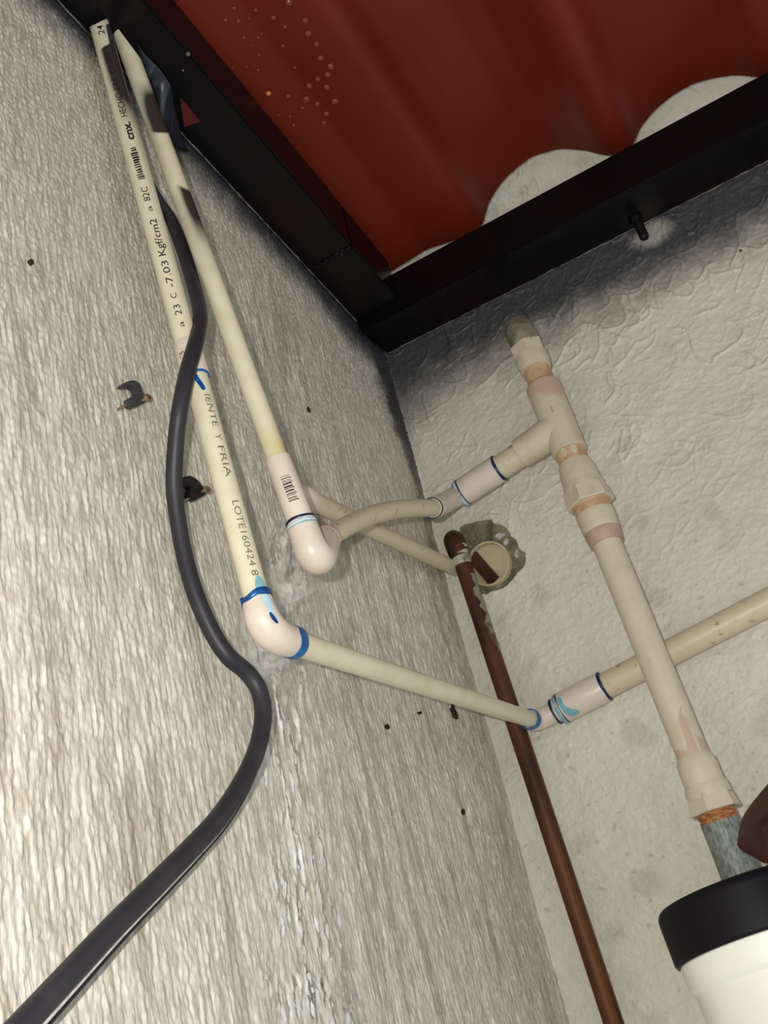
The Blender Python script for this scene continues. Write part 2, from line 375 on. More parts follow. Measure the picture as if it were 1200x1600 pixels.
# --- back wall: trowelled swirls, with the broken socket round the conduit
PATCH = [(275,320),(330,290),(420,270),(480,250),(600,232),(660,235),(665,275),(760,295),(830,340),(860,390),(880,440),(940,470),(965,550),(1000,600),(1050,625),(1050,740),(1030,790),(960,860),(910,930),(820,1020),(760,1055),(680,1070),(600,1110),(520,1100),(400,1000),(330,850),(280,600),(270,420)]
PATCH = [ony((x*0.13333+680, y*0.13333+780), 0.0) for x, y in PATCH]
TUBEC = ony((764, 881), -0.006)
xu, x_a, x_n, x_b = axis_with_margins(0.0, 0.50, -0.02, 1.3)
zv2, w_a, w_n, w_b = axis_with_margins(-0.74, 0.20, -1.3, 0.5)
sh = (x_n, w_n); X = np.arange(x_n)*STEP; Z = np.arange(w_n)*STEP-0.74; XX, ZZ = np.meshgrid(X, Z, indexing='ij')
rng = np.random.default_rng(11); imp = np.zeros(sh); imp2 = np.zeros(sh)
up = smooth01(ZZ, -0.36, -0.10)
for k in range(1500):
    cx, cz = rng.uniform(0, 0.5), rng.uniform(-0.74, 0.2)
    r = rng.uniform(0.012, 0.09); a0 = rng.uniform(0, 6.28); da = rng.uniform(0.012, 0.055)/r
    t = np.linspace(0, 1, int(r*da/0.0004)+3); aa = a0+da*t*rng.choice([-1, 1]); rr = r*(1+0.15*np.sin(5*t+a0))
    xi = np.clip(((cx+rr*np.cos(aa))/STEP).astype(int), 0, x_n-1); zi = np.clip(((cz+rr*np.sin(aa)+0.74)/STEP).astype(int), 0, w_n-1)
    val = np.sin(math.pi*t)**0.4*rng.uniform(0.4, 1.0)
    (np.maximum.at(imp, (xi, zi), val) if k % 3 else np.maximum.at(imp2, (xi, zi), val))
swirl = blur(imp, STEP, 0.0008); swirl /= swirl.max(); swirl2 = blur(imp2, STEP, 0.0022); swirl2 /= swirl2.max()
low = fnoise(sh, STEP, 0.0085, 0.0065, 12, 0.6); mid = fnoise(sh, STEP, 0.03, 0.03, 13, 0.4); fine = fnoise(sh, STEP, 0.0042, 0.0036, 14)
def crease(lu, lv, seed, w): n_ = fnoise(sh, STEP, lu, lv, seed, 0.25); return np.exp(-(n_/(w*0.7))**2)
gate = smooth01(fnoise(sh, STEP, 0.025, 0.02, 40, 0.2), -0.5, 0.9)
cre = crease(0.022, 0.014, 41, 0.075)*gate+crease(0.016, 0.022, 42, 0.085)*(1-gate)
hB = 0.0030*swirl*(0.12+0.95*up)+0.0012*swirl2*(0.2+0.9*up)+0.0007*cre*(0.5+0.5*up)+0.00016*low+0.0004*mid+0.00009*fine
px_ = np.array([(p[0], p[2]-H) for p in PATCH])
inside = np.zeros(sh, bool); j = len(px_)-1
for i in range(len(px_)):
    (x1, z1), (x2, z2) = px_[i], px_[j]; c = ((z1 > ZZ) != (z2 > ZZ)) & (XX < (x2-x1)*(ZZ-z1)/(z2-z1+1e-12)+x1); inside ^= c; j = i
hB = np.where(inside, -0.006, hB)
dist = np.hypot(XX-TUBEC[0], ZZ-(TUBEC[2]-H)); hB = np.where(dist < 0.0212, -0.055, hB)
nz = fnoise(sh, STEP, 0.02, 0.02, 17, 0.2)*0.002+fnoise(sh, STEP, 0.005, 0.005, 18)*0.0012+mid*0.0015
wid = 0.052+0.040*np.exp(-XX/0.10)+0.012*smooth01(XX, 0.15, 0.35)
paintB = (1-smooth01(-ZZ+nz, 0.024, wid+0.030))*(ZZ < 0.012)
paintB = np.maximum(paintB, 0.75*(1-smooth01(XX+nz, 0.004, 0.014))*(1-smooth01(-ZZ, 0.05, 0.13))*(ZZ < 0.012))
bolt = ony((1012, 365), 0.0); db = np.hypot((XX-bolt[0]-0.004)/1.6, ZZ-(bolt[2]-H)+0.002)
paintB = paintB*(1-0.5*(1-smooth01(db+nz*0.4, 0.006, 0.016)))
paintB = np.clip(paintB, 0, 1)*0.96
dirtB = np.clip(smooth01(fnoise(sh, STEP, 0.03, 0.03, 19, 0.3), 1.0, 2.6)*0.25+0.35*smooth01(fnoise(sh, STEP, 0.007, 0.006, 45, 0.6), 1.9, 2.6)*(1-up), 0, 0.5)
tag(wall_mesh('wall_back', xu, zv2, place(hB, x_a, x_b, w_a, w_b), {'paint': place(paintB, x_a, x_b, w_a, w_b), 'dirt': place(dirtB, x_a, x_b, w_a, w_b)},
    M['wall_back'], lambda u, v, h: np.stack([u, -h, v+H], -1), -0.16), kind='structure')

# ------------------------------------------------------------------ roof beams
def box8(name, pts, m, parent, bev=0.0012):
    base = Vector(tuple(origin(parent))); bm = bmesh.new(); v = [bm.verts.new(Vector(tuple(p))-base) for p in pts]
    for f in ((0,1,2,3),(7,6,5,4),(0,4,5,1),(1,5,6,2),(2,6,7,3),(3,7,4,0)): bm.faces.new([v[i] for i in f])
    bmesh.ops.recalc_face_normals(bm, faces=bm.faces)
    bmesh.ops.bevel(bm, geom=list(bm.edges), offset=bev, segments=6, affect='EDGES')
    me = bpy.data.meshes.new(name); bm.to_mesh(me); bm.free(); me.materials.append(m)
    o = bpy.data.objects.new(name, me); COL.objects.link(o); o.parent = parent; return o
BX = 1.0; tb = 0.012
b1 = thing('steel_beam', (0.5, -0.029, H+0.02), 'black painted square steel beam running across the back wall under the red sheet', 'beam')
zz = lambda x: H+tb*x
box8('beam_tube', [(0.002,0.0,zz(0)),(BX,0.0,zz(BX)),(BX,-0.0583,zz(BX)),(0.002,-0.0583,zz(0)),
                   (0.002,0.0,zz(0)+0.0415),(BX,0.0,zz(BX)+0.0415),(BX,-0.0583,zz(BX)+0.0415),(0.002,-0.0583,zz(0)+0.0415)], M['beam'], b1, 0.0016)
rng = np.random.default_rng(5)
def caulk(A, B, nrm, parent, n=160, r=0.0007):
    P = [np.asarray(A)+(np.asarray(B)-np.asarray(A))*t+np.asarray(nrm)*rng.normal()*0.00025 for t in np.linspace(0, 1, n)]
    return sweep('caulk_bead', P, r*(0.7+0.5*rng.random(n)), M['beam_seam'], parent, sides=8)
tag(caulk((0.004, -0.002, zz(0)-0.0004), (0.7, -0.002, zz(0.7)-0.0004), (0, 0, 1), b1), 'thin grey line of filler between beam and wall')
b2 = thing('steel_beam', (0.024, -0.5, H+0.12), 'black painted steel beam running up the left wall above the pipe ends', 'beam')
yb = lambda y: H+TL*y
def lb(y0, y1): return [(0.0,y0,yb(y0)),(0.0,y1,yb(y1)),(0.048,y1,yb(y1)),(0.048,y0,yb(y0)),(0.0,y0,yb(y0)+0.047),(0.0,y1,yb(y1)+0.047),(0.048,y1,yb(y1)+0.047),(0.048,y0,yb(y0)+0.047)]
box8('beam_tube', lb(-1.2, -0.1412), M['beam'], b2, 0.0016)
box8('beam_tube', lb(-0.1408, -0.0585), M['beam'], b2, 0.0016)
P = [(x, -0.141+rng.normal()*0.0006, yb(-0.141)-0.0002) for x in np.linspace(0.004, 0.046, 30)]
sweep('weld_seam', P, 0.0009+0.0006*rng.random(30), M['beam'], b2, sides=8)
caulk((0.002, -0.9, yb(-0.9)-0.0003), (0.002, -0.06, yb(-0.06)-0.0003), (0, 0, 1), b2, 300)['label'] = 'thin grey line of filler between beam and wall'
def onlb(p, off=0.0):
    d = ray(p); s_ = (CAM[2]-H-TL*CAM[1]-off)/(TL*d[1]-d[2]); return CAM+d*s_
slab('primer_patch', [onlb((281,152)), onlb((294,165)), onlb((313,190)), onlb((288,198))], (0, 0, -0.0003), M['primer'], b2)['label'] = 'bare dark red triangle in the black paint'
for q, rr in (((294, 85), 0.0016), ((286, 110), 0.0008), ((485, 518-70), 0.0012), ((534, 398), 0.001)):
    c = onlb(q); turned('paint_chip', c+np.array([0, 0, 0.001]), c-np.array([0, 0, 0.0006]), [(0, rr), (0.8, rr), (1, rr*0.5)], M['beam_seam'], b2, sides=7)

# bolt stub under the back beam
bl = ony((1000, 358), -0.014); bt = thing('bolt', bl+np.array([0, 0, 0.01]), 'short black bolt stub poking down below the beam on the back wall', 'bolt')
top = bl+np.array([-0.0, 0, 0.012]); bot = bl-np.array([-0.001, 0, 0.011])
turned('bolt_shank', top, bot, [(0, 0.0042), (0.93, 0.0042), (1, 0.0032)], M['black'], bt, sides=16)
turned('bolt_nut', top+np.array([0, 0, 0.001]), top-np.array([0, 0, 0.005]), [(0, 0.0065), (1, 0.0065)], M['black'], bt, sides=6, flat=True)

# ------------------------------------------------------------------ red corrugated sheet
PX = np.array([-0.02,0.0,0.03,0.053,0.08,0.105,0.12,0.132,0.141,0.1500,0.1667,0.1825,0.205,0.231,0.2514,0.265,0.279,0.290,0.3017,0.3203,0.3366,0.3547,0.3705,0.3899,0.4086,0.424,0.437,0.449,0.467,0.484,0.502,0.52,0.54,0.556,0.571,0.584,0.596,0.614,0.631,0.649,0.667,0.687,0.703,0.718,0.74])
PZ = np.array([0.064,0.064,0.0645,0.066,0.069,0.0635,0.0605,0.0600,0.0640,0.0810,0.0947,0.1021,0.1066,0.0992,0.0835,0.0684,0.0600,0.0625,0.0770,0.0873,0.0914,0.0926,0.0882,0.079,0.0619,0.0580,0.064,0.078,0.0873,0.0914,0.0926,0.0882,0.079,0.0619,0.0580,0.064,0.078,0.0873,0.0914,0.0926,0.0882,0.079,0.0619,0.0580,0.064])-0.0058
xs = np.linspace(-0.0, 0.74, 520)
prof = np.interp(xs, PX, PZ); kern = np.hanning(15); kern /= kern.sum(); prof = np.convolve(np.pad(prof, 7, mode='edge'), kern, 'valid')
def sheet_mesh(name, y0, y1, dz, parent, th=0.0022, ny=60):
    ys = np.linspace(y0, y1, ny); XX_, YY_ = np.meshgrid(xs, ys, indexing='ij')
    fl = 1-0.0*YY_
    base = np.repeat(prof[:, None], ny, 1)*fl
    Zb = H+TL*YY_+base+dz
    lowp = np.stack([XX_, YY_, Zb], -1).reshape(-1, 3); upp = lowp+np.array([0, 0, th])
    idx = np.arange(len(xs)*ny).reshape(len(xs), ny); n0 = idx.size
    Q = [np.stack([idx[:-1, :-1], idx[:-1, 1:], idx[1:, 1:], idx[1:, :-1]], -1).reshape(-1, 4)]
    Q.append((Q[0]+n0)[:, ::-1])
    for e in (idx[0, :], idx[-1, :], idx[:, 0], idx[:, -1]): Q.append(np.stack([e[:-1], e[1:], e[1:]+n0, e[:-1]+n0], -1))
    o = npmesh(name, np.vstack([lowp, upp]), np.vstack(Q), M['sheet'], parent)
    bm = bmesh.new(); bm.from_mesh(o.data); bmesh.ops.recalc_face_normals(bm, faces=bm.faces)
    for e in bm.edges:
        if e.calc_face_angle(0) > 0.8: e.smooth = False
    bm.to_mesh(o.data); bm.free(); return o
rs = thing('roof_sheet', (0.3, -0.3, H+0.12), 'red corrugated roof sheet on the black beams, wave ends open at the back wall', 'roof sheet')
def onsheet(p):
    x0 = 0.1
    for _ in range(30):
        pz = np.interp(x0, xs, prof); d = ray(p); s_ = (CAM[2]-H-TL*CAM[1]-pz)/(TL*d[1]-d[2]); q = CAM+d*s_; x0 = 0.5*x0+0.5*q[0]
    return q
seam = onsheet((325, 22))
sheet_mesh('front_sheet', seam[1]-0.02, -0.030, 0.0, rs)
sheet_mesh('overlapping_sheet', -1.2, seam[1], 0.0032, rs)

# droplets hanging from the sheet
DR = [(370,5,10),(455,100,9),(470,168,10),(85,35,6),(197,45,6),(40,98,7),(107,102,7),(290,85,7),(350,132,6),(338,232,6),(515,222,8),(535,295,9),(588,338,10),(572,382,9),(567,447,9),(475,440,9),(460,510,10),(518,535,8),(610,520,10),(367,495,7),(520,405,7),(402,345,5),(135,190,6),(210,190,5),(150,340,4),(210,358,4),(215,280,4),(565,585,8),(395,645,5),(552,632,7),(375,600,4),(440,555,6),(160,90,3),(190,335,3),(320,592,3),(228,168,4),(80,345,3),(180,230,3)]
def drop_mesh(r, m):
    bm = bmesh.new(); bmesh.ops.create_uvsphere(bm, u_segments=20, v_segments=14, radius=r)
    for v in bm.verts:
        v.co.z *= 0.75 if v.co.z < 0 else 0.18
    me = bpy.data.meshes.new('droplet'); bm.to_mesh(me); bm.free(); me.materials.append(m)
    for p in me.polygons: p.use_smooth = True
    return me
dm = drop_mesh(0.001, M['drop'])
for x, y, r in DR:
    q = onsheet((x*0.3+340, y*0.3+2)); o = bpy.data.objects.new('water_droplet', dm); COL.objects.link(o)
    o.location = tuple(q-np.array([0, 0, 0.0002])); k = r*0.62*depth(q)/F/0.001; o.scale = (k, k, k)
    if r >= 8: tag(o, 'larger clear droplet in the bead cluster under the red sheet', 'water droplet', 'large droplets under the red sheet')
    else: tag(o, 'small clear droplet scattered under the red sheet near the left beam', 'water droplet', 'small droplets under the red sheet')
q = onsheet((419.5, 146)); o = bpy.data.objects.new('water_droplet', drop_mesh(0.0021, M['drop_amber'])); COL.objects.link(o); o.location = tuple(q)
tag(o, 'glowing orange droplet alone nearest the left beam under the red sheet', 'water droplet')

# ------------------------------------------------------------------ printing on pipes
def print_text(txt, p0, p1, R, hgt, parent, m, ang=0.0, bold=0.0, name='printed_text', fit=True, flip=False):
    """letters wrapped on the tube surface, reading from p0 to p1"""
    cu = bpy.data.curves.new('t', 'FONT'); cu.body = txt; cu.size = 1.0; cu.offset = bold; cu.resolution_u = 3
    to = bpy.data.objects.new('t', cu); COL.objects.link(to); bpy.context.view_layer.update()
    me = bpy.data.meshes.new_from_object(to); bpy.data.objects.remove(to); bpy.data.curves.remove(cu)
    bt = bmesh.new(); bt.from_mesh(me)
    for _ in range(4):
        bmesh.ops.triangulate(bt, faces=bt.faces[:]); ee = [e for e in bt.edges if e.calc_length() > 0.13]
        if ee: bmesh.ops.subdivide_edges(bt, edges=ee, cuts=1)
    bmesh.ops.triangulate(bt, faces=bt.faces[:]); bt.to_mesh(me); bt.free()
    co = np.zeros(len(me.vertices)*3); me.vertices.foreach_get('co', co); co = co.reshape(-1, 3)
    x0, x1 = co[:, 0].min(), co[:, 0].max(); L_ = np.linalg.norm(np.asarray(p1)-np.asarray(p0)); a = unit(np.asarray(p1)-np.asarray(p0))
    capc = 0.35; V = []
    mid_ = (np.asarray(p0)+np.asarray(p1))/2; n_ = unit(CAM-mid_); n_ = unit(n_-a*np.dot(n_, a)); t_ = np.cross(n_, a)
    for c in co:
        u = (c[0]-x0)/(x1-x0)*L_; v = (c[1]-capc)*hgt/0.7; g = v/R+ang
        V.append(np.asarray(p0)+a*u+(R+0.00012)*(math.cos(g)*n_+math.sin(g)*t_))
    me.vertices.foreach_set('co', (np.array(V)-origin(parent)).astype(np.float32).ravel()); me.update()
    me.materials.clear(); me.materials.append(m)
    o = bpy.data.objects.new(name, me); COL.objects.link(o); o.parent = parent; return o
def mark(pts_uv, axisp, a, R, parent, m, ang0=0.0, name='glue_mark', th=0.00025):
    """flat smear polygon (u along axis, v round the tube, metres) wrapped on the tube as a thin solid"""
    axisp = np.asarray(axisp); n_ = unit(CAM-axisp); n_ = unit(n_-a*np.dot(n_, a)); t_ = np.cross(n_, a)
    if len(pts_uv) > 4:
        for _ in range(2):
            q_ = []
            for i_ in range(len(pts_uv)):
                a_, b_ = pts_uv[i_], pts_uv[(i_+1) % len(pts_uv)]
                q_ += [(a_[0]*.75+b_[0]*.25, a_[1]*.75+b_[1]*.25), (a_[0]*.25+b_[0]*.75, a_[1]*.25+b_[1]*.75)]
            pts_uv = q_
    bm = bmesh.new(); vs_ = [bm.verts.new((u, v, 0)) for u, v in pts_uv]; bm.faces.new(vs_)
    for _ in range(4): bmesh.ops.triangulate(bm, faces=bm.faces[:]); bmesh.ops.subdivide_edges(bm, edges=[e for e in bm.edges if e.calc_length() > R*0.3], cuts=1)
    bmesh.ops.triangulate(bm, faces=bm.faces[:])
    r = bmesh.ops.extrude_face_region(bm, geom=bm.faces[:]); nv = [g for g in r['geom'] if isinstance(g, bmesh.types.BMVert)]
    for v in nv: v.co.z = th
    base = origin(parent)
    for v in bm.verts:
        g = v.co.y/R+ang0; rr = R+v.co.z; p = axisp+a*v.co.x+rr*(math.cos(g)*n_+math.sin(g)*t_)-base; v.co = Vector(tuple(p))
    bmesh.ops.recalc_face_normals(bm, faces=bm.faces)
    me = bpy.data.meshes.new(name); bm.to_mesh(me); bm.free(); me.materials.append(m)
    o = bpy.data.objects.new(name, me); COL.objects.link(o); o.parent = parent; return o

# ------------------------------------------------------------------ printed cream water pipe (left wall, round the corner)
RA = 0.0067
A0 = onx((151, 24), 0.0115); A1 = onx((416, 990), 0.047)
A2 = ony((838, 1127), -0.018); A3 = ony((1200, 941), -0.018); A3 = A2+(A3-A2)*3.2
wpA = thing('water_pipe', A1, 'cream printed water pipe coming down the left wall and turning right across the back wall', 'pipe')
aA = unit(A1-A0)
def sootA(V, NN):
    p = np.array([proj(v) for v in V]); yb_ = p[:, 1]+0.03*(p[:, 0]-150)
    side = NN @ unit(np.array([0.88, 0.47, 0.0]))
    edge = 72-14*np.clip(side, 0, 1)**2+10*np.clip(-side, 0, 1)
    on = smooth01(yb_, edge-1.5, edge+2.0)*(1-smooth01(yb_, 80, 215))
    s_ = on*np.clip(0.80+1.2*side, 0, 1)*2.1
    s_ += 0.22*smooth01(side, 0.3, 0.9)*(1-smooth01(yb_, 180, 330))*(yb_ > 72)
    return {'soot': np.clip(s_, 0, 0.96), 'stain': np.zeros(len(V))}
def straight(name, p0, p1, r, m, parent, n=260, attr=None, sides=48):
    return turned(name, p0, p1, [(t, r) for t in np.linspace(0, 1, n)], m, parent, sides=sides, attr=attr)
def cut_end(o, pa, pb, axis):
    nrm = unit(np.cross(pb-pa, (pa+pb)/2-CAM)); base = origin(o)
    if nrm @ axis > 0: nrm = -nrm
    k = float(nrm @ axis)
    for v in o.data.vertices:
        d_ = float(nrm @ (np.array(v.co)+base-pa))
        if d_ > 0: v.co -= Vector(tuple(axis*(d_/k)))
pu = straight('pipe', A0-aA*0.004, along(A0, A1, 545), RA, M['cpvc'], wpA, 300, sootA, 64)
cut_end(pu, atd((138, 43), 0.672), atd((165, 30), 0.672), aA)
def up_text(t, ya, yb2, hgt, bold=0.0, m='ink', ang=0.0): print_text(t, along(A0, A1, ya), along(A0, A1, yb2), RA, hgt, pu, M[m], ang, bold)
up_text('a', 522, 513, 0.0030); up_text('23', 503, 487, 0.0040); up_text('C', 477, 469, 0.0034); up_text('-7.03', 460, 419, 0.0040)
up_text('Kgf/cm2', 411, 354, 0.0042, 0.006); up_text('a', 342, 334, 0.0030); up_text('82C', 326, 304, 0.0040, 0.004)
up_text('cnx.', 231, 203, 0.0048, 0.035); up_text('HECHO', 195, 158, 0.0042, 0.006); up_text('EN', 153, 136, 0.0042, 0.006); up_text('CHIN', 128, 96, 0.0042, 0.004); up_text('24', 67, 53, 0.0042, 0.01)
# smeared bold line of print between the words
rng = np.random.default_rng(3); yy = 292.0
while yy > 243:
    w_ = rng.uniform(1.6, 3.4); P0 = along(A0, A1, yy); L_ = np.linalg.norm(along(A0, A1, yy-w_)-P0)
    h0, h1 = -0.0022+rng.uniform(-0.0003, 0.0006), 0.0022+rng.uniform(-0.0006, 0.0003)
    mark([(0, h0), (L_, h0+rng.uniform(0, 0.0006)), (L_*rng.uniform(0.5, 1), h1), (0, h1-0.0003)], P0, -aA, RA, pu, M['ink'], 0.0, 'printed_text', 0.0001); yy -= w_+rng.uniform(0.5, 1.6)
# coupling half way
c0, c1 = along(A0, A1, 538), along(A0, A1, 590)
cpl = turned('coupling', c0, c1, [(0, RA), (0, RA*1.12), (0.04, RA*1.18), (0.96, RA*1.18), (1, RA*1.12), (1, RA)], M['fitting'], wpA)
print_text('3', along(A0, A1, 566), along(A0, A1, 557), RA*1.18, 0.0035, cpl, M['inkgrey'], 0.55)
pl = straight('pipe', along(A0, A1, 585), along(A0, A1, 945), RA, M['cpvc'], wpA, 40)
band('glue_mark', (along(A0, A1, 583), along(A0, A1, 600)), RA+0.0001, 0.0005, 0.0036, M['blue'], pl, seed=1, j=0.35, thick=0.001)
pm = along(A0, A1, 592); mark([(-0.002, -0.0035), (-0.002, 0.001), (0.002, 0.0008), (0.010, 0.0036), (0.0125, 0.0034), (0.0125, 0.0014), (0.008, 0.0002), (0.003, -0.0016), (0.0015, -0.0045)], pm, aA, RA, pl, M['blue'], 0.0, 'glue_mark')
def dn_text(t, ya, yb2, hgt, ang, m='inkgrey'): print_text(t, along(A0, A1, ya), along(A0, A1, yb2), RA, hgt, pl, M[m], ang)
dn_text('IENTE', 627, 677, 0.0036, 0.55, 'inkgrey'); dn_text('Y', 688, 698, 0.0036, 0.52); dn_text('FRIA', 707, 755, 0.0036, 0.48); dn_text('LOTE160424 8', 792, 908, 0.0036, 0.42)
# elbow
aB = unit(A2-A1)
e0 = along(A0, A1, 938); e1 = A1+aB*0.0245; L0 = np.linalg.norm(A1-e0)
pts = [e0, e0+aA*0.006]+bezier(A1-aA*(L0-0.0065), A1+aA*0.0005, A1+aB*0.0165, 18)[0:]+[e1-aB*0.004, e1]
elb = sweep('elbow', pts, [RA*1.17, RA*1.27]+[RA*1.30+0.0006*math.sin(math.pi*i/17) for i in range(18)]+[RA*1.27, RA*1.2], M['fitting'], wpA, sides=48)
band('glue_mark', (along(A0, A1, 926), along(A0, A1, 950)), RA+0.0002, 0.001, 0.0050, M['blue'], elb, seed=4, j=0.5, thick=0.0014)
q = along(A0, A1, 925); mark([(-0.0035, 0.0015), (-0.0065, 0.0030), (-0.005, 0.0058), (0.0035, 0.0085), (0.0045, 0.000)], q, aA, RA, elb, M['teal'], 0.0, 'glue_mark')
q = along(A0, A1, 940); mark([(0, 0.0025), (0, 0.0068), (0.012, 0.0085), (0.0165, 0.0075), (0.010, 0.0045), (0.004, 0.0030)], q, aA, RA*1.3, elb, M['paleblue'], 0.0, 'glue_mark')
q = along(A0, A1, 966); mark([(0, 0.0045), (0.0025, 0.0065), (0.0072, 0.0085), (0.0068, 0.0060), (0.0030, 0.0040)], q, aA, RA*1.33, elb, M['blue'], 0.0, 'glue_mark')
band('glue_mark', (e1-aB*0.006, e1+aB*0.004), RA*1.27, 0.0008, 0.0078, M['blue'], elb, seed=6, j=0.3, thick=0.0003)
ph = straight('pipe', e1-aB*0.004, A2-aB*0.012, RA, M['cpvc'], wpA, 20)
# 45 degree elbow on the back wall, reducer and wide pipe
aC = unit(A3-A2); RW = 0.0106
f0 = A2-aB*0.013; f1 = A2+aC*0.0225
el2 = sweep('elbow', [f0, f0+aB*0.004]+bezier(A2-aB*0.008, A2, A2+aC*0.008, 10)+[f1-aC*0.001, f1], [RA*1.12, RA*1.26]+[RA*1.30]*10+[RA*1.30, RA*1.2], M['fitting'], wpA, sides=40)
band('glue_mark', (f0-aB*0.003, f0+aB*0.005), RA*1.12, -0.001, 0.0048, M['blue'], el2, seed=8, j=0.35, thick=0.0009)
g0 = A2+aC*0.019; g1 = A2+aC*0.064
cp2 = turned('reducer_coupling', g0, g1, [(0, RA*1.25), (0, RW*0.92), (0.09, RW*0.95), (0.11, RW*1.14), (0.15, RW*1.19), (0.96, RW*1.19), (1.0, RW*1.12), (1.0, RW)], M['fitting'], wpA)
band('glue_mark', (g0-aC*0.002, g0+aC*0.004), RA*1.3, 0.0004, 0.0024, M['navy'], cp2, seed=9, j=0.3, thick=0.0022)
band('glue_mark', (g0, g0+aC*0.006), RW*1.08, 0.0030, 0.0052, M['teal'], cp2, seed=10, j=0.4, thick=0.0013)
band('glue_mark', (g0, g0+aC*0.006), RW*1.19, 0.0058, 0.0068, M['navy'], cp2, seed=12, j=0.5, thick=0.0002)
q = g0+aC*0.007; mark([(0, .010), (.0045, .0095), (.0035, .003), (.006, -.002), (.013, -.008), (.011, -.012), (.004, -.011), (.001, -.004)], q, aC, RW*1.19, cp2, M['teal'], 0.0, 'glue_mark', 0.00012)
band('glue_mark', (g1-aC*0.003, g1+aC*0.003), RW*1.0, 0.002, 0.0042, M['navy'], cp2, seed=13, j=0.4, thick=0.0018, a0=-1.5, a1=1.6)
straight('pipe', g1-aC*0.004, A3, RW, M['cpvc_dirty'], wpA, 60)

# ------------------------------------------------------------------ second cream pipe with the leaking elbow
RB = 0.0063
B0 = onx((180, 24), 0.0165); B1 = onx((489, 868), 0.060)
wpB = thing('water_pipe', B1, 'plain cream water pipe oversprayed black at top, with the leaking elbow', 'pipe')
bA = unit(B1-B0)
def sootB(V, NN):
    p = np.array([proj(v) for v in V]); side = NN @ unit(np.array([0.88, 0.47, 0.0])); y_ = p[:, 1]
    e = 207-5*np.clip(side, -1, 1)**2*0; s_ = smooth01(y_, 118, 180)*(1-smooth01(y_, e-2, e+2))*np.clip(0.80+1.0*side, 0.0, 1)*2.0
    s_ += 0.35*smooth01(y_, 150, 200)*(1-smooth01(y_, 200, 300))*np.clip(-side, 0, 1)
    e2 = 289+10*np.clip(side, -1, 1)
    s_ += smooth01(y_, e2-3, e2+3)*(1-smooth01(y_, 300, 400))*smooth01(side, -0.35, 0.5)*1.2
    s_ += smooth01(y_, 285, 320)*(1-smooth01(y_, 330, 480))*0.25
    st = smooth01(y_, 655, 700)*0.8*(0.6+0.4*side)
    return {'soot': np.clip(s_, 0, 0.96), 'stain': np.clip(st, 0, 1)}
pb_ = straight('pipe', B0-bA*0.012, along(B0, B1, 725), RB, M['cpvc'], wpB, 340, sootB, 64)
cut_end(pb_, atd((170, 25), 0.67), atd((208, 76), 0.66), bA)
d0, d1 = along(B0, B1, 717), along(B0, B1, 818)
cb = turned('coupling', d0, d1, [(0, RB), (0, RB*1.14), (0.03, RB*1.2), (0.97, RB*1.18), (1, RB*1.1), (1, RB)], M['fitting'], wpB)
rng = np.random.default_rng(21); ub = 0.0
pq = along(B0, B1, 752); LL = np.linalg.norm(along(B0, B1, 790)-pq)
while ub < LL:
    w_ = rng.choice([0.0003, 0.0005, 0.0009]); hh = 0.0030 if rng.random() > 0.25 else 0.0038
    mark([(ub, -0.0022), (ub+w_, -0.0022), (ub+w_, hh), (ub, hh)], pq, bA, RB*1.2, cb, M['ink'] if ub < LL*0.6 else M['inkgrey'], 0.0, 'barcode_bar', 0.00006); ub += w_+rng.choice([0.0004, 0.0006, 0.0009])
pA_ = along(B0, B1, 814); pB_ = along(B0, B1, 850)
B2 = atd((514, 838), 0.600)                    # where the elbow's outlet meets the bent pipe
# elbow: socket, ball, outlet
el3 = sweep('elbow', [pA_, pA_+bA*0.001, along(B0, B1, 842), along(B0, B1, 846)]+bezier(along(B0, B1, 850), B1+bA*0.010, B2+(B1-B2)*0.35, 16)+[B2+(B1-B2)*0.12, B2],
            [RB*1.2, RB*1.36, RB*1.42, RB*1.43]+[RB*1.44+0.0009*math.sin(math.pi*i/15) for i in range(16)]+[RB*1.32, RB*1.15], M['fitting'], wpB, sides=48)
band('glue_mark', (along(B0, B1, 812), along(B0, B1, 824)), RB*1.18, 0.0002, 0.0022, M['navy'], el3, seed=20, j=0.3, thick=0.0012)
band('glue_mark', (along(B0, B1, 812), along(B0, B1, 824)), RB*1.18, 0.0028, 0.0044, M['paleblue'], el3, seed=22, j=0.3, thick=0.0013)
band('glue_mark', (along(B0, B1, 812), along(B0, B1, 824)), RB*1.18, 0.0046, 0.0056, M['teal'], el3, seed=23, j=0.3, thick=0.0014)
band('outlet_rim', (B2+(B1-B2)*0.25, B2), RB*1.2, 0.0, 0.004, M['fitting'], el3, seed=24, j=0.1, thick=0.0012)
RISY = -0.052
CP = [B2+(B1-B2)*0.2, B2, atd((562, 812), 0.655), atd((602, 799), 0.70), atd((640, 794), 0.745), atd((676, 794), 0.79)]
bend = catmull(CP, 10); sweep('bent_pipe', bend, RB*np.linspace(1.0, 1.1, len(bend)), M['cpvc_dirty'], wpB, sides=40)
G0 = bend[-1]; G1 = ony((705, 781), -0.050); G2 = ony((876, 668), RISY); gA = unit(G1-G0); gB = unit(G2-G1)
RN = RB*1.12
el4 = sweep('elbow', [G0-gA*0.001, G0+gA*0.001]+bezier(G0+gA*0.004, G1-gA*0.001, G1+gB*0.008, 12)+[G1+gB*0.012], [RN*1.05, RN*1.2]+[RN*1.28]*12+[RN*1.32], M['fitting'], wpB, sides=40)
band('glue_mark', (G0-gA*0.003, G0+gA*0.003), RN*1.1, 0.0015, 0.0036, M['navy'], el4, seed=30, j=0.25, thick=0.0008)
K0 = G1+gB*0.0085; K1 = G1+gB*0.050; RK = 0.0122
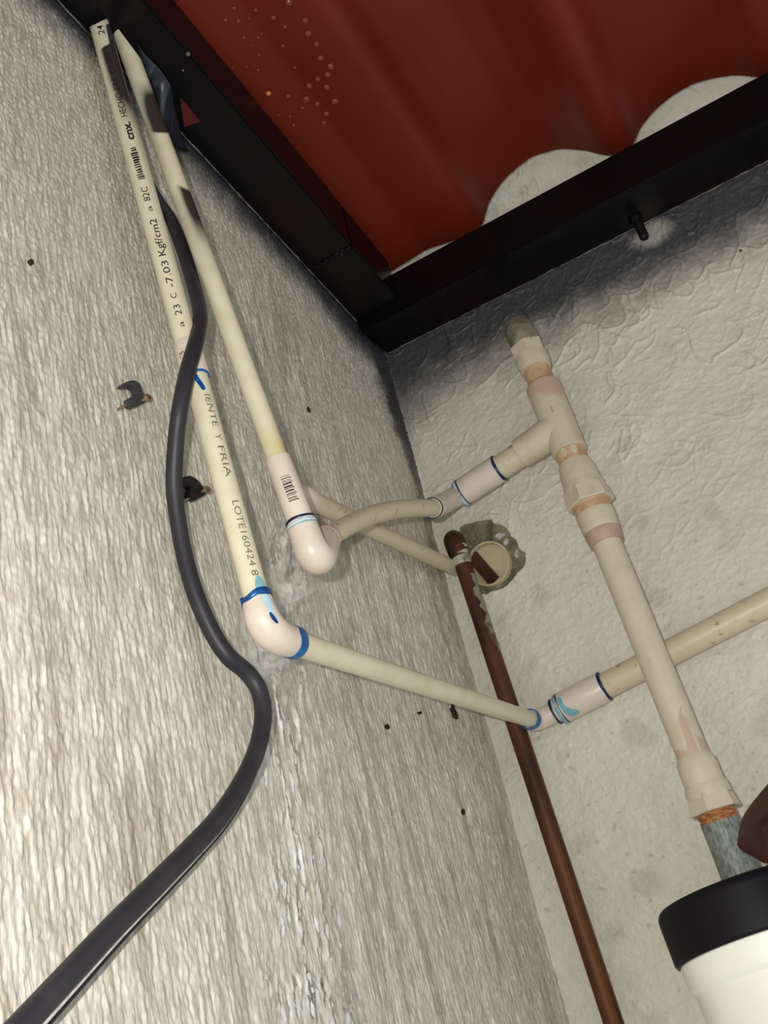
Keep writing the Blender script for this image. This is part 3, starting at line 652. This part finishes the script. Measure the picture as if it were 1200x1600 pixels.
cp3 = turned('coupling', K0, K1, [(0, RN*1.15), (0, RK*0.86), (0.05, RK*0.94), (0.10, RK*1.0), (0.97, RK*1.02), (1, RK*0.96), (1, RK*0.8)], M['fitting'], wpB)
band('glue_mark', (K0, K1), RK*0.93, -0.0004, 0.0010, M['teal'], cp3, seed=31, j=0.3, thick=0.0003)
band('glue_mark', (K0, K1), RK*1.0, 0.0014, 0.0034, M['paleblue'], cp3, seed=32, j=0.2, thick=0.0002)
band('glue_mark', (K0, K1), RK*1.0, 0.0040, 0.0052, M['navy'], cp3, seed=33, j=0.25, thick=0.0003)
band('glue_mark', (K1-gB*0.002, K1+gB*0.003), RK*0.96, 0.0006, 0.0036, M['navy'], cp3, seed=34, j=0.5, thick=0.0006)
straight('pipe', K1-gB*0.004, K1+gB*0.040, RK*0.90, M['cpvc_dirty'], wpB, 12)

# ------------------------------------------------------------------ riser: tee, adapters, long pipe down to the filter
R0 = ony((816, 525), -0.046); R1 = ony((1154, 1356), -0.078)
rA = unit(R1-R0)
def ra(y): return along(R0, R1, y)
def rpx(w, y): P_ = ra(y); return w*depth(P_)/F/2
riser = thing('riser_pipe', ra(900), 'old cream riser pipe with tee and threaded unions above the white filter', 'pipe')
def hexa(name, y0, y1, w0, w1, m, parent=riser, ph=0.3): return turned(name, ra(y0), ra(y1), [(0, rpx(w0, y0)*0.97), (0.06, rpx(w0, y0)), (0.94, rpx(w1, y1)), (1, rpx(w1, y1)*0.96)], m, parent, sides=6, flat=True, phase=ph)
def cyl(name, y0, y1, ws, m, parent=riser, attr=None):
    n = len(ws); return turned(name, ra(y0), ra(y1), [(i/(n-1), rpx(w, y0+(y1-y0)*i/(n-1))) for i, w in enumerate(ws)], m, parent, attr=attr)
hexa('hex_collar', 541, 561, 55, 53, M['riser'], ph=0.1)
cyl('adapter', 558, 579, [52, 52, 53, 50, 48], M['riser'])
cyl('threaded_nipple', 576, 602, [42, 42, 40, 42, 40, 41, 39, 41], M['thread'])
teeC = along(R0, R1, 668)
def teeattr(V, NN):
    y_ = np.array([proj(v)[1] for v in V]); nzz = np.array([math.sin(v[0]*900+v[2]*700) for v in V])
    return {'stain': np.clip(1-smooth01(y_+nzz*3, 612, 622), 0, 1)*0.75}
tee = cyl('tee', 600, 707, [46, 53, 54]+[54]*26+[55, 54], M['riser'], attr=teeattr)
brc = unit(G2-G1)
turned('tee_branch', teeC-brc*0.040+0*brc, teeC-brc*0.001, [(0, RK*0.92), (0, RK*1.04), (0.08, RK*1.08), (0.5, RK*1.12), (0.75, RK*1.2), (1, RK*1.25)], M['riser'], tee)
q = ra(645); mark([(0, 0.0006), (0.0072, 0.0006), (0.0080, -0.0002), (0.0072, -0.0012), (0, -0.0012)], q, rA, rpx(54, 650), tee, M['primerband'], 0.0, 'brown_dash', 0.0002)
cyl('threaded_nipple', 704, 728, [46, 46, 46, 45, 45], M['thread'])
for i, (dx, g) in enumerate(((-0.0042, 0.25), (0.0042, 0.25))):
    q = ra(710+i*0); mark([(0.0045*math.cos(t)+0.002, dx+0.0026*math.sin(t)) for t in np.linspace(0, 6.28, 18, endpoint=False)], q, rA, rpx(46, 712), tee, M['riser'], 0.0, 'cement_blob', 0.0005)
cyl('adapter', 724, 768, [50, 55, 57, 60, 60, 61, 62], M['riser'])
cyl('adapter', 756, 770, [62, 64, 65, 65], M['riser'])
hx = hexa('hex_collar', 764, 789, 72, 79, M['riser'], ph=0.35)
cyl('union_ring', 786, 803, [66, 58, 59, 59], M['thread'])
cyl('union_ring', 799, 833, [57, 60, 60, 60, 59, 59, 58, 55], M['riser'])
cyl('cement_band', 828, 850, [56, 57, 56, 54, 52], M['primerband'])
def pipest(V, NN):
    out = []
    t_ = np.cross(rA, unit(CAM-ra(1120)))
    for v, n_ in zip(V, NN):
        y_ = proj(v)[1]; c = float(n_ @ unit(MR[0])); a_ = 0
        if 1105+60*max(0, -c-0.0) < y_ and abs(c+0.10-(y_-1110)/260*-0.35) < 0.16+0.1*smooth01(y_, 1110, 1150): a_ = 0.75
        if c > 0.25 and y_ > 1140+20*c: a_ = 0.7
        if y_ > 1172: a_ = max(a_, 0.6 if c < -0.2 else a_)
        out.append(a_)
    return {'stain': np.array(out)}
straight('pipe', ra(835), ra(1190), rpx(48, 1010), M['riser'], riser, 260, pipest, 72)
cyl('adapter', 1180, 1236, [50, 60, 62, 62, 63, 63, 64], M['riser'])
cyl('adapter', 1226, 1246, [66, 70, 71, 71], M['riser'])
hexa('hex_collar', 1240, 1268, 74, 84, M['riser'], ph=0.30)
cyl('threaded_nipple', 1262, 1289, [57, 61, 58, 61, 58, 61, 58, 60], M['orange'])
cyl('galvanised_nipple', 1284, 1420, [61, 61, 62, 64, 66, 68], M['galv'])
# cement stub where the riser leaves the wall
cs = thing('cement_stub', ony((814, 520), 0.0), 'rounded grey cement plug on the back wall capping the top of the riser', 'cement plug')
top = ra(545); P = [ony((800, 512), 0.004), ony((806, 505), -0.018)+np.array([0, 0, 0.0])]
P = [ony((812, 516), 0.006), ony((811, 515), -0.014), ony((811, 516), -0.030), ra(527), ra(540), ra(549)]
PP = catmull(P, 6); rr_ = np.interp(np.linspace(0, 1, len(PP)), [0, 0.3, 0.55, 0.8, 1], [0.0125, 0.0130, 0.0135, 0.0136, 0.0125])
rng = np.random.default_rng(8); ob = sweep('cement_plug', PP, rr_, M['cement'], cs, sides=28)
for v in ob.data.vertices: v.co += Vector(tuple(rng.normal(size=3)*0.00022))

# ------------------------------------------------------------------ water filter
fl0 = along(R0, R1, 1388); fl = thing('water_filter', fl0, 'white cylindrical water filter with black cap hanging below the riser', 'water filter')
RF = 148*depth(fl0)/F
capL = 0.034
fA = unit(rA-0.135*MR[2])
turned('filter_cap', fl0, fl0+fA*capL, [(0, RF*0.3), (0, RF*0.955), (0.03, RF*0.975), (0.09, RF*0.993), (0.18, RF), (0.95, RF*1.0), (1, RF*0.985), (1, RF*0.9)], M['cap'], fl, sides=96)
turned('filter_housing', fl0+fA*(capL-0.004), fl0+fA*0.26, [(0, RF*0.9), (0.02, RF*0.955), (0.06, RF*0.955), (0.085, RF*0.945), (0.10, RF*0.905), (0.9, RF*0.86), (0.97, RF*0.8), (1, RF*0.5)], M['white'], fl, sides=96)

# ------------------------------------------------------------------ brown folded metal at the right edge
dB = 0.585
bp = lambda x, y, d=dB: atd((x, y), d)
bw = thing('metal_bracket', bp(1200, 1300), 'glossy dark brown folded metal piece in front of the galvanised nipple at right', 'bracket')
def fold(name, edgeA, edgeB, bulge, parent, m, th=0.0016):
    """curved plate between two edges of equal count"""
    A_ = catmull(edgeA, 6); B_ = catmull(edgeB, 6); n = len(A_); k = 8; V = []
    nr = unit(CAM-A_[n//2])
    for s_ in (0, 1):
        for i in range(n):
            for j_ in range(k):
                t = j_/(k-1); V.append(A_[i]*(1-t)+B_[i]*t+nr*(bulge*math.sin(math.pi*t)-s_*th))
    Q = []; g = lambda s_, i, j_: s_*n*k+i*k+j_
    for i in range(n-1):
        for j_ in range(k-1):
            Q.append((g(0,i,j_), g(0,i+1,j_), g(0,i+1,j_+1), g(0,i,j_+1))); Q.append((g(1,i,j_), g(1,i,j_+1), g(1,i+1,j_+1), g(1,i+1,j_)))
    for i in range(n-1):
        Q.append((g(0,i,0), g(1,i,0), g(1,i+1,0), g(0,i+1,0))); Q.append((g(0,i,k-1), g(0,i+1,k-1), g(1,i+1,k-1), g(1,i,k-1)))
    for j_ in range(k-1):
        Q.append((g(0,0,j_), g(0,0,j_+1), g(1,0,j_+1), g(1,0,j_))); Q.append((g(0,n-1,j_), g(1,n-1,j_), g(1,n-1,j_+1), g(0,n-1,j_+1)))
    o = npmesh(name, V, Q, m, parent); bm = bmesh.new(); bm.from_mesh(o.data); bmesh.ops.recalc_face_normals(bm, faces=bm.faces)
    for e in bm.edges:
        if e.calc_face_angle(0) > 0.7: e.smooth = False
    bm.to_mesh(o.data); bm.free(); return o
crease = [bp(1153, 1316, .575), bp(1163, 1302, .572), bp(1178, 1290, .570), bp(1200, 1270, .568), bp(1250, 1225, .565)]
fold('upper_fold', [bp(1152, 1313, .585), bp(1155, 1295, .592), bp(1163, 1272, .60), bp(1190, 1236, .61), bp(1250, 1170, .62)], crease, 0.001, bw, M['brown'])
fold('lower_fold', crease, [bp(1153, 1319, .583), bp(1160, 1328, .588), bp(1175, 1336, .592), bp(1194, 1347, .597), bp(1250, 1372, .60)], 0.002, bw, M['brown'])
sweep('rolled_edge', catmull([bp(1153, 1319, .583), bp(1160, 1328, .588), bp(1175, 1336, .592), bp(1194, 1347, .597)], 6), 0.0007, M['brown'], bw, sides=10)
slab('side_flange', [bp(1191, 1292, .563), bp(1250, 1270, .56), bp(1250, 1372, .57), bp(1201, 1352, .575), bp(1197, 1322, .570)], (0, 0.0016, 0), M['brown'], bw)

# ------------------------------------------------------------------ short cream pipe into the corner
D0 = onx((474, 776), 0.020); D1 = ony((712, 889), -0.012)
dp = thing('water_pipe', (D0+D1)/2, 'short grey cream pipe low against the left wall, from behind the coupling to the corner', 'pipe')
dd = unit(D1-D0)
straight('pipe', D0, D1, 0.0066, M['cpvc_dirty'], dp, 20)
sweep('elbow', [onx((455, 766), 0.002), onx((456, 766), 0.010)]+bezier(onx((458, 767), 0.014), onx((462, 770), 0.021), D0+dd*0.006, 8)+[D0+dd*0.012], [0.0078]*2+[0.0080]*8+[0.0074], M['fitting'], dp, sides=32)

# ------------------------------------------------------------------ rusty steel pipe
E1 = ony((722, 878), -0.024); E2 = ony((972, 1640), -0.024); eA = unit(E2-E1); RE = 0.0074
rp = thing('steel_pipe', (E1+E2)/2, 'rusty brown steel pipe running down the back wall beside the corner', 'pipe')
def rustattr(V, NN):
    p = np.array([proj(v) for v in V]); side = NN @ unit(MR[0]); y_ = p[:, 1]
    w = np.array([math.sin(v[2]*190)+math.sin(v[2]*431+1)+0.6*math.sin(v[0]*900+v[2]*800) for v in V])
    pe = smooth01(side+0.16*w, 0.25, 0.45)*(1-smooth01(y_+12*w, 960, 1020))*(y_ > 895)
    tn = smooth01(y_, 1150, 1500)*smooth01(side, -0.9, -0.1)*(1-smooth01(side, 0.2, 0.6))*0.8
    return {'peel': np.clip(pe, 0, 0.8), 'tan': np.clip(tn, 0, 1)}
straight('pipe', E1, E2, RE, M['rust'], rp, 400, rustattr, 40)
ec = ony((709, 845), -0.024); ew = ony((709, 843), 0.004)
ed = sweep('elbow', [ew, ew+(ec-ew)*0.4]+bezier(ew+(ec-ew)*0.55, ec+unit(ec-ew)*0.004, ec+unit(E1-ec)*0.010, 12)+[ec+(E1-ec)*0.8], [0.0086]*2+[0.0092]*12+[0.0090], M['rust'], rp, sides=32, attr=lambda V, NN: {'peel': np.zeros(len(V)), 'tan': np.zeros(len(V))})
turned('thread_tape', E1-eA*0.016, E1+eA*0.003, [(0, RE*1.1), (0.1, RE*1.22), (0.3, RE*1.14), (0.5, RE*1.22), (0.7, RE*1.12), (0.9, RE*1.16), (1, RE*1.02)], M['tape'], rp)
for y_ in (1190, 1336, 1395):
    q = along(E1, E2, y_)+unit(MR[0])*RE*0.85; turned('rust_lump', q-eA*0.004, q+eA*0.003, [(0, 0.0004), (0.4, 0.0018), (1, 0.0005)], M['rust'], rp, sides=10)

# ------------------------------------------------------------------ conduit socket in the back wall
mp_ = thing('mortar_patch', TUBEC*[1, 0, 1]+np.array([0.02, 0, 0]), 'broken grey mortar ring in the back wall around the plastic conduit', 'mortar')
rng = np.random.default_rng(14); cen = TUBEC*[1, 0, 1]; out = np.array(PATCH); m_ = len(out); V = []; K = 9; rngs = []
for i in range(m_*3):
    t = i/3; a_ = out[int(t) % m_]*(1-t % 1)+out[(int(t)+1) % m_]*(t % 1)
    d_ = a_-cen; L_ = np.linalg.norm(d_); inn = cen+d_/L_*0.0195
    for k in range(K):
        f_ = k/(K-1); p = inn*(1-f_)+a_*f_; p[1] = -0.0015+0.004*f_+rng.normal()*0.0011*(0 < k < K-1); V.append(p)
n_ = m_*3; Q = [(i*K+k, ((i+1) % n_)*K+k, ((i+1) % n_)*K+k+1, i*K+k+1) for i in range(n_) for k in range(K-1)]
b_ = len(V); V = np.array(V); V2 = V.copy(); V2[:, 1] = 0.009; V = np.vstack([V, V2])
Q += [tuple(reversed([x+b_ for x in q_])) for q_ in Q]+[(i*K, ((i+1) % n_)*K, ((i+1) % n_)*K+b_, i*K+b_) for i in range(n_)]+[(i*K+K-1, i*K+K-1+b_, ((i+1) % n_)*K+K-1+b_, ((i+1) % n_)*K+K-1) for i in range(n_)]
npmesh('mortar', V, Q, M['mortar'], mp_)
for poly in ([(700,420),(740,395),(810,392),(815,420),(775,440),(760,480),(710,462)], [(790,500),(830,450),(858,470),(850,520),(810,545)], [(920,640),(950,590),(975,600),(985,640),(965,690),(935,680)]):
    slab('white_chip', [ony((x*0.13333+680, y*0.13333+780), -0.0015) for x, y in poly], (0, 0.0045, 0), M['mortar_white'], mp_, 0.0004)
ct = thing('conduit', TUBEC, 'cream plastic conduit end set in the broken mortar hole', 'conduit')
ringtube('conduit_tube', TUBEC+np.array([0, -0.002, 0]), TUBEC*[1, 0, 1]+np.array([0, 0.045, 0]), 0.0203, 0.0186, M['conduit'], ct)
turned('conduit_plug', TUBEC*[1, 0, 1]+np.array([0, -0.001, 0]), TUBEC*[1, 0, 1]+np.array([0, 0.044, 0]), [(0, 0.0187), (1, 0.0187)], M['conduit'], ct)
ba, bb = ony((735, 868), 0.0), ony((770, 908), 0.0); u_ = unit(bb-ba); w_ = unit(np.cross(u_, [0, 1, 0])); bc = ony((752, 886), -0.0055); hw = 0.0056; hl = 0.0172
slab('brown_bar', [bc+u_*hl+w_*hw, bc-u_*hl+w_*hw, bc-u_*hl-w_*hw, bc+u_*hl-w_*hw], (0, 0.012, 0), M['rust'], ct, 0.0006)['label'] = 'dark brown bar inside the conduit'
me_ = [o for o in COL.objects if o.name.startswith('brown_bar')][0].data

# ------------------------------------------------------------------ black cable
CB = [(169,40,0.021),(178,82,0.021),(190,125,0.022),(200,165,0.023),(211,207,0.023),(222,248,0.022),(234,285,0.020),(251,318,0.018),(268,345,0.014),(285,388,0.020),(298,430,0.028),(309,470,0.034),(313,498,0.038),(306,535,0.042),(293,580,0.040),(281,640,0.034),(274,700,0.024),(272,760,0.016),(279,820,0.012),(290,876,0.011),(306,930,0.012),(330,985,0.014),(356,1025,0.017),(386,1051,0.019),(405,1080,0.021),(411,1120,0.022),(401,1172,0.022),(376,1226,0.021),(340,1280,0.020),(296,1328,0.020),(240,1385,0.020),(180,1445,0.020),(110,1520,0.020),(30,1606,0.020),(-60,1700,0.020)]
cpts = catmull([onx((x, y), d) for x, y, d in CB], 8)
cb_ = thing('cable', cpts[len(cpts)//2], 'thick black cable hanging in curves down the left wall across the printed pipe', 'cable')
rad = np.interp(np.linspace(0, 1, len(cpts)), [0, 0.13, 0.19, 0.25, 1], [0.0014, 0.0018, 0.0030, 0.0044, 0.0047])
sweep('cable_sheath', cpts, rad, M['cable'], cb_, sides=24)
st = [(x, y, d) for x, y, d in CB if y > 1170]
stp = catmull([onx((x+8.6+7.5*(y-1170)/436, y+8.6+7.5*(y-1170)/436), d*1.02) for x, y, d in st], 8)
sweep('pale_edge_strand', stp, np.linspace(0.0004, 0.0013, len(stp)), M['cable_line'], cb_, sides=10)
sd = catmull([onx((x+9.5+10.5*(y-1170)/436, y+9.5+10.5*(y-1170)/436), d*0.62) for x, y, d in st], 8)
sweep('cable_shadow_strand', sd, np.linspace(0.0006, 0.0016, len(sd)), M['cable'], cb_, sides=12)  # black strand added as the cable's shadow along the wall

# ------------------------------------------------------------------ cable clips
def clip(poly, label, m, head, nail):
    P_ = [onx((x/6.667+170, y/6.667+570), 0.007) for x, y in poly]; c_ = np.mean(P_, 0); c_[0] = 0
    t = thing('cable_clip', c_, label, 'cable clip', 'cable clips on the left wall')
    slab('clip_hook', P_, (-0.0042, 0, 0), m, t, 0.0005)
    h_ = onx((head[0]/6.667+170, head[1]/6.667+570), 0.010); turned('nail_head', h_-np.array([0.009, 0, 0]), h_+np.array([0.0015, 0, 0]), [(0, 0.0008), (0.8, 0.0010), (0.82, 0.0022), (1, 0.0020)], M['brass'], t, sides=14)
    a_, b2_ = [onx((x/6.667+170, y/6.667+570), 0.006) for x, y in nail]; a_[0] = -0.001; turned('nail', a_, b2_, [(0, 0.0008), (1, 0.0008)], M['brass'], t, sides=10)
clip([(140,200),(200,170),(270,155),(320,180),(350,240),(365,300),(410,310),(425,360),(380,390),(310,420),(270,440),(230,430),(215,390),(205,350),(240,330),(275,320),(295,290),(280,250),(240,225),(200,225),(150,230)],
     'empty grey cable clip on bare wall left of the cable', M['clip'], (395, 345), ((140, 440), (235, 395)))
clip([(740,1195),(790,1165),(850,1150),(900,1170),(950,1220),(990,1270),(1030,1270),(1045,1300),(1010,1350),(960,1380),(905,1410),(870,1385),(840,1370),(850,1300),(865,1275),(830,1260),(790,1270),(745,1285)],
     'black open cable clip between the cable and the printed pipe', M['clip_black'], (1015, 1300), ((800, 1420), (860, 1370)))

# ------------------------------------------------------------------ dark plastic flap between beam and pipe
le = [(214,68),(219,90),(226,115),(234,145),(243,175),(253,200),(262,217),(268,228)]; re_ = [(216,70),(230,88),(244,102),(257,118),(267,137),(273,165),(283,210),(291,233)]
fp = thing('plastic_flap', onx((255, 160), 0.012), 'scratched blue-black plastic flap tucked between left beam and cream pipe', 'plastic flap')
def under(p, x):
    q = onx(p, x); b_ = onlb(p, -0.0025)
    return b_ if q[2] > H+TL*q[1]-0.0025 else q
fold('flap_sheet', [under(p, 0.006) for p in le], [under(p, 0.009) for p in re_], 0.002, fp, M['flap'], 0.0012)
sweep('flap_rim_shadow', catmull([onx((265, 219), 0.008), onx((272, 228), 0.014), onx((281, 233), 0.014), onx((291, 235), 0.009)], 6), 0.0013, M['black'], fp, sides=10)  # black rod draws the shadow line at the flap's bottom rim

# ------------------------------------------------------------------ running water on the left wall
def wallh(y, z): 
    iy = np.clip(((y+0.64)/STEP).astype(int), 0, y_n-1)+y_a; iz = np.clip(((z-H+0.74)/STEP).astype(int), 0, z_n-1)+z_a
    return hL[iy, iz]
WP = [(452,800,14),(448,860,48),(440,930,72),(428,1010,78),(428,1090,66),(440,1180,62),(452,1270,66),(464,1370,74),(476,1480,84),(490,1620,100),(500,1720,110)]
wy = np.array([w[1] for w in WP]); NW, NH = 90, 320; V = []; th_ = []
for i, yv in enumerate(np.linspace(800, 1720, NH)):
    cx = np.interp(yv, wy, [w[0] for w in WP]); hw_ = np.interp(yv, wy, [w[2] for w in WP])
    for k in range(NW):
        t = k/(NW-1)*2-1; V.append(onx((cx+t*hw_, yv), 0.0)); th_.append(max(0, 1-abs(t)**2.2)*min(1, i/8))
V = np.array(V); th_ = np.array(th_)
nzf = fnoise((NH, NW), 1.0, 14, 3.0, 77).ravel(); nz2 = fnoise((NH, NW), 1.0, 40, 9, 78).ravel()
th_ = th_*np.clip(0.60+0.5*nz2, 0, 1)
V[:, 0] = wallh(V[:, 1], V[:, 2])+0.0006+np.clip(0.0012+0.00035*nzf, 0, 0.005)*np.clip(th_+0.2, 0, 1)
Q = [(i*NW+k, i*NW+k+1, (i+1)*NW+k+1, (i+1)*NW+k) for i in range(NH-1) for k in range(NW-1)]
wf = npmesh('water_film', V, Q, M['film'], None, {'thick': th_}, loc=onx((440, 1200), 0.001))
tag(wf, 'glistening wet streak of water running down the left wall below the elbows', 'water', kind='stuff')
# fans of water thrown off the two elbows
def fan(name, top, bot, dxt, dxb, bulge, label, thick, seed):
    T_ = catmull([onx((x, y), d) for x, y, d in top], 10); B_ = catmull([onx((x, y), d) for x, y, d in bot], 10); n = min(len(T_), len(B_)); k = 24
    nzm = fnoise((n, k), 1.0, 5, 12, seed); V = []; t_ = []
    for i in range(n):
        for j_ in range(k):
            s_ = j_/(k-1); p = T_[i]*(1-s_)+B_[i]*s_; p = p+np.array([bulge*math.sin(math.pi*s_)+0.0009*nzm[i, j_], 0, 0]); p[0] = max(p[0], 0.003); V.append(p)
            t_.append(thick*(1-s_)**0.7*min(1, 4*(i/(n-1))*(1-i/(n-1))+0.1)*np.clip(0.8+0.35*nzm[i, j_], 0.2, 1.2))
    Q = [(i*k+j_, i*k+j_+1, (i+1)*k+j_+1, (i+1)*k+j_) for i in range(n-1) for j_ in range(k-1)]
    o = npmesh(name, V, Q, M['spray'], None, {'thick': t_}, loc=np.mean(V, 0)); return tag(o, label, 'water', kind='stuff')
fan('water_spray', [(446,806,.048),(455,835,.052),(466,862,.056),(486,885,.056),(512,888,.050)], [(398,830,.005),(396,900,.004),(410,960,.004),(455,985,.004),(505,960,.004)], 0, 0, 0.004, 'clear fan of leaking water spraying off the upper elbow onto the wall', 0.8, 90)
fan('water_spray', [(392,950,.040),(394,985,.042),(412,1012,.043),(440,1022,.043),(462,1026,.042)], [(368,950,.004),(362,1020,.004),(392,1075,.004),(430,1090,.004),(470,1075,.004)], 0, 0, 0.003, 'clear water dripping around the lower elbow of the printed pipe', 0.75, 91)

# ------------------------------------------------------------------ dirt specks on the walls
rng = np.random.default_rng(50)
def speck(px, py, w, h, label, group, plane='x'):
    P_ = []
    for i in range(9):
        a_ = i/9*2*math.pi; r_ = 1+rng.normal()*0.25; q_ = (px+w*math.cos(a_)*r_+0.3*h*math.sin(a_), py+h*math.sin(a_)*r_)
        P_.append(onx(q_, 0.0022) if plane == 'x' else ony(q_, -0.0022))
    o = slab('dirt_speck', P_, (-0.003, 0, 0) if plane == 'x' else (0, 0.003, 0), M['speck'], None, loc=np.mean(P_, 0)); tag(o, label, 'dirt speck', group)
G = 'dark specks on the left wall'
for x, y, w, h in ((607,1135,2,3.5), (725,1268,2.2,5), (658,1113,1.8,2.5), (484,640,1.0,4)): speck(x, y, w, h, 'tiny dark dirt speck on the left wall', G)
speck(711, 1113, 3.2, 10, 'largest elongated brown dirt mark on the left wall just under the slanting pipe', G)
speck(51, 408, 2, 4, 'small dark speck alone on the left wall beside the frame edge', G)
speck(826, 1320, 2.5, 2.2, 'tiny dark speck at the wall corner beside the rusty pipe', G)
speck(1157, 391, 1.6, 1.4, 'tiny dark speck on the back wall under the beam, right of the bolt', 'dark specks on the back wall', 'y')
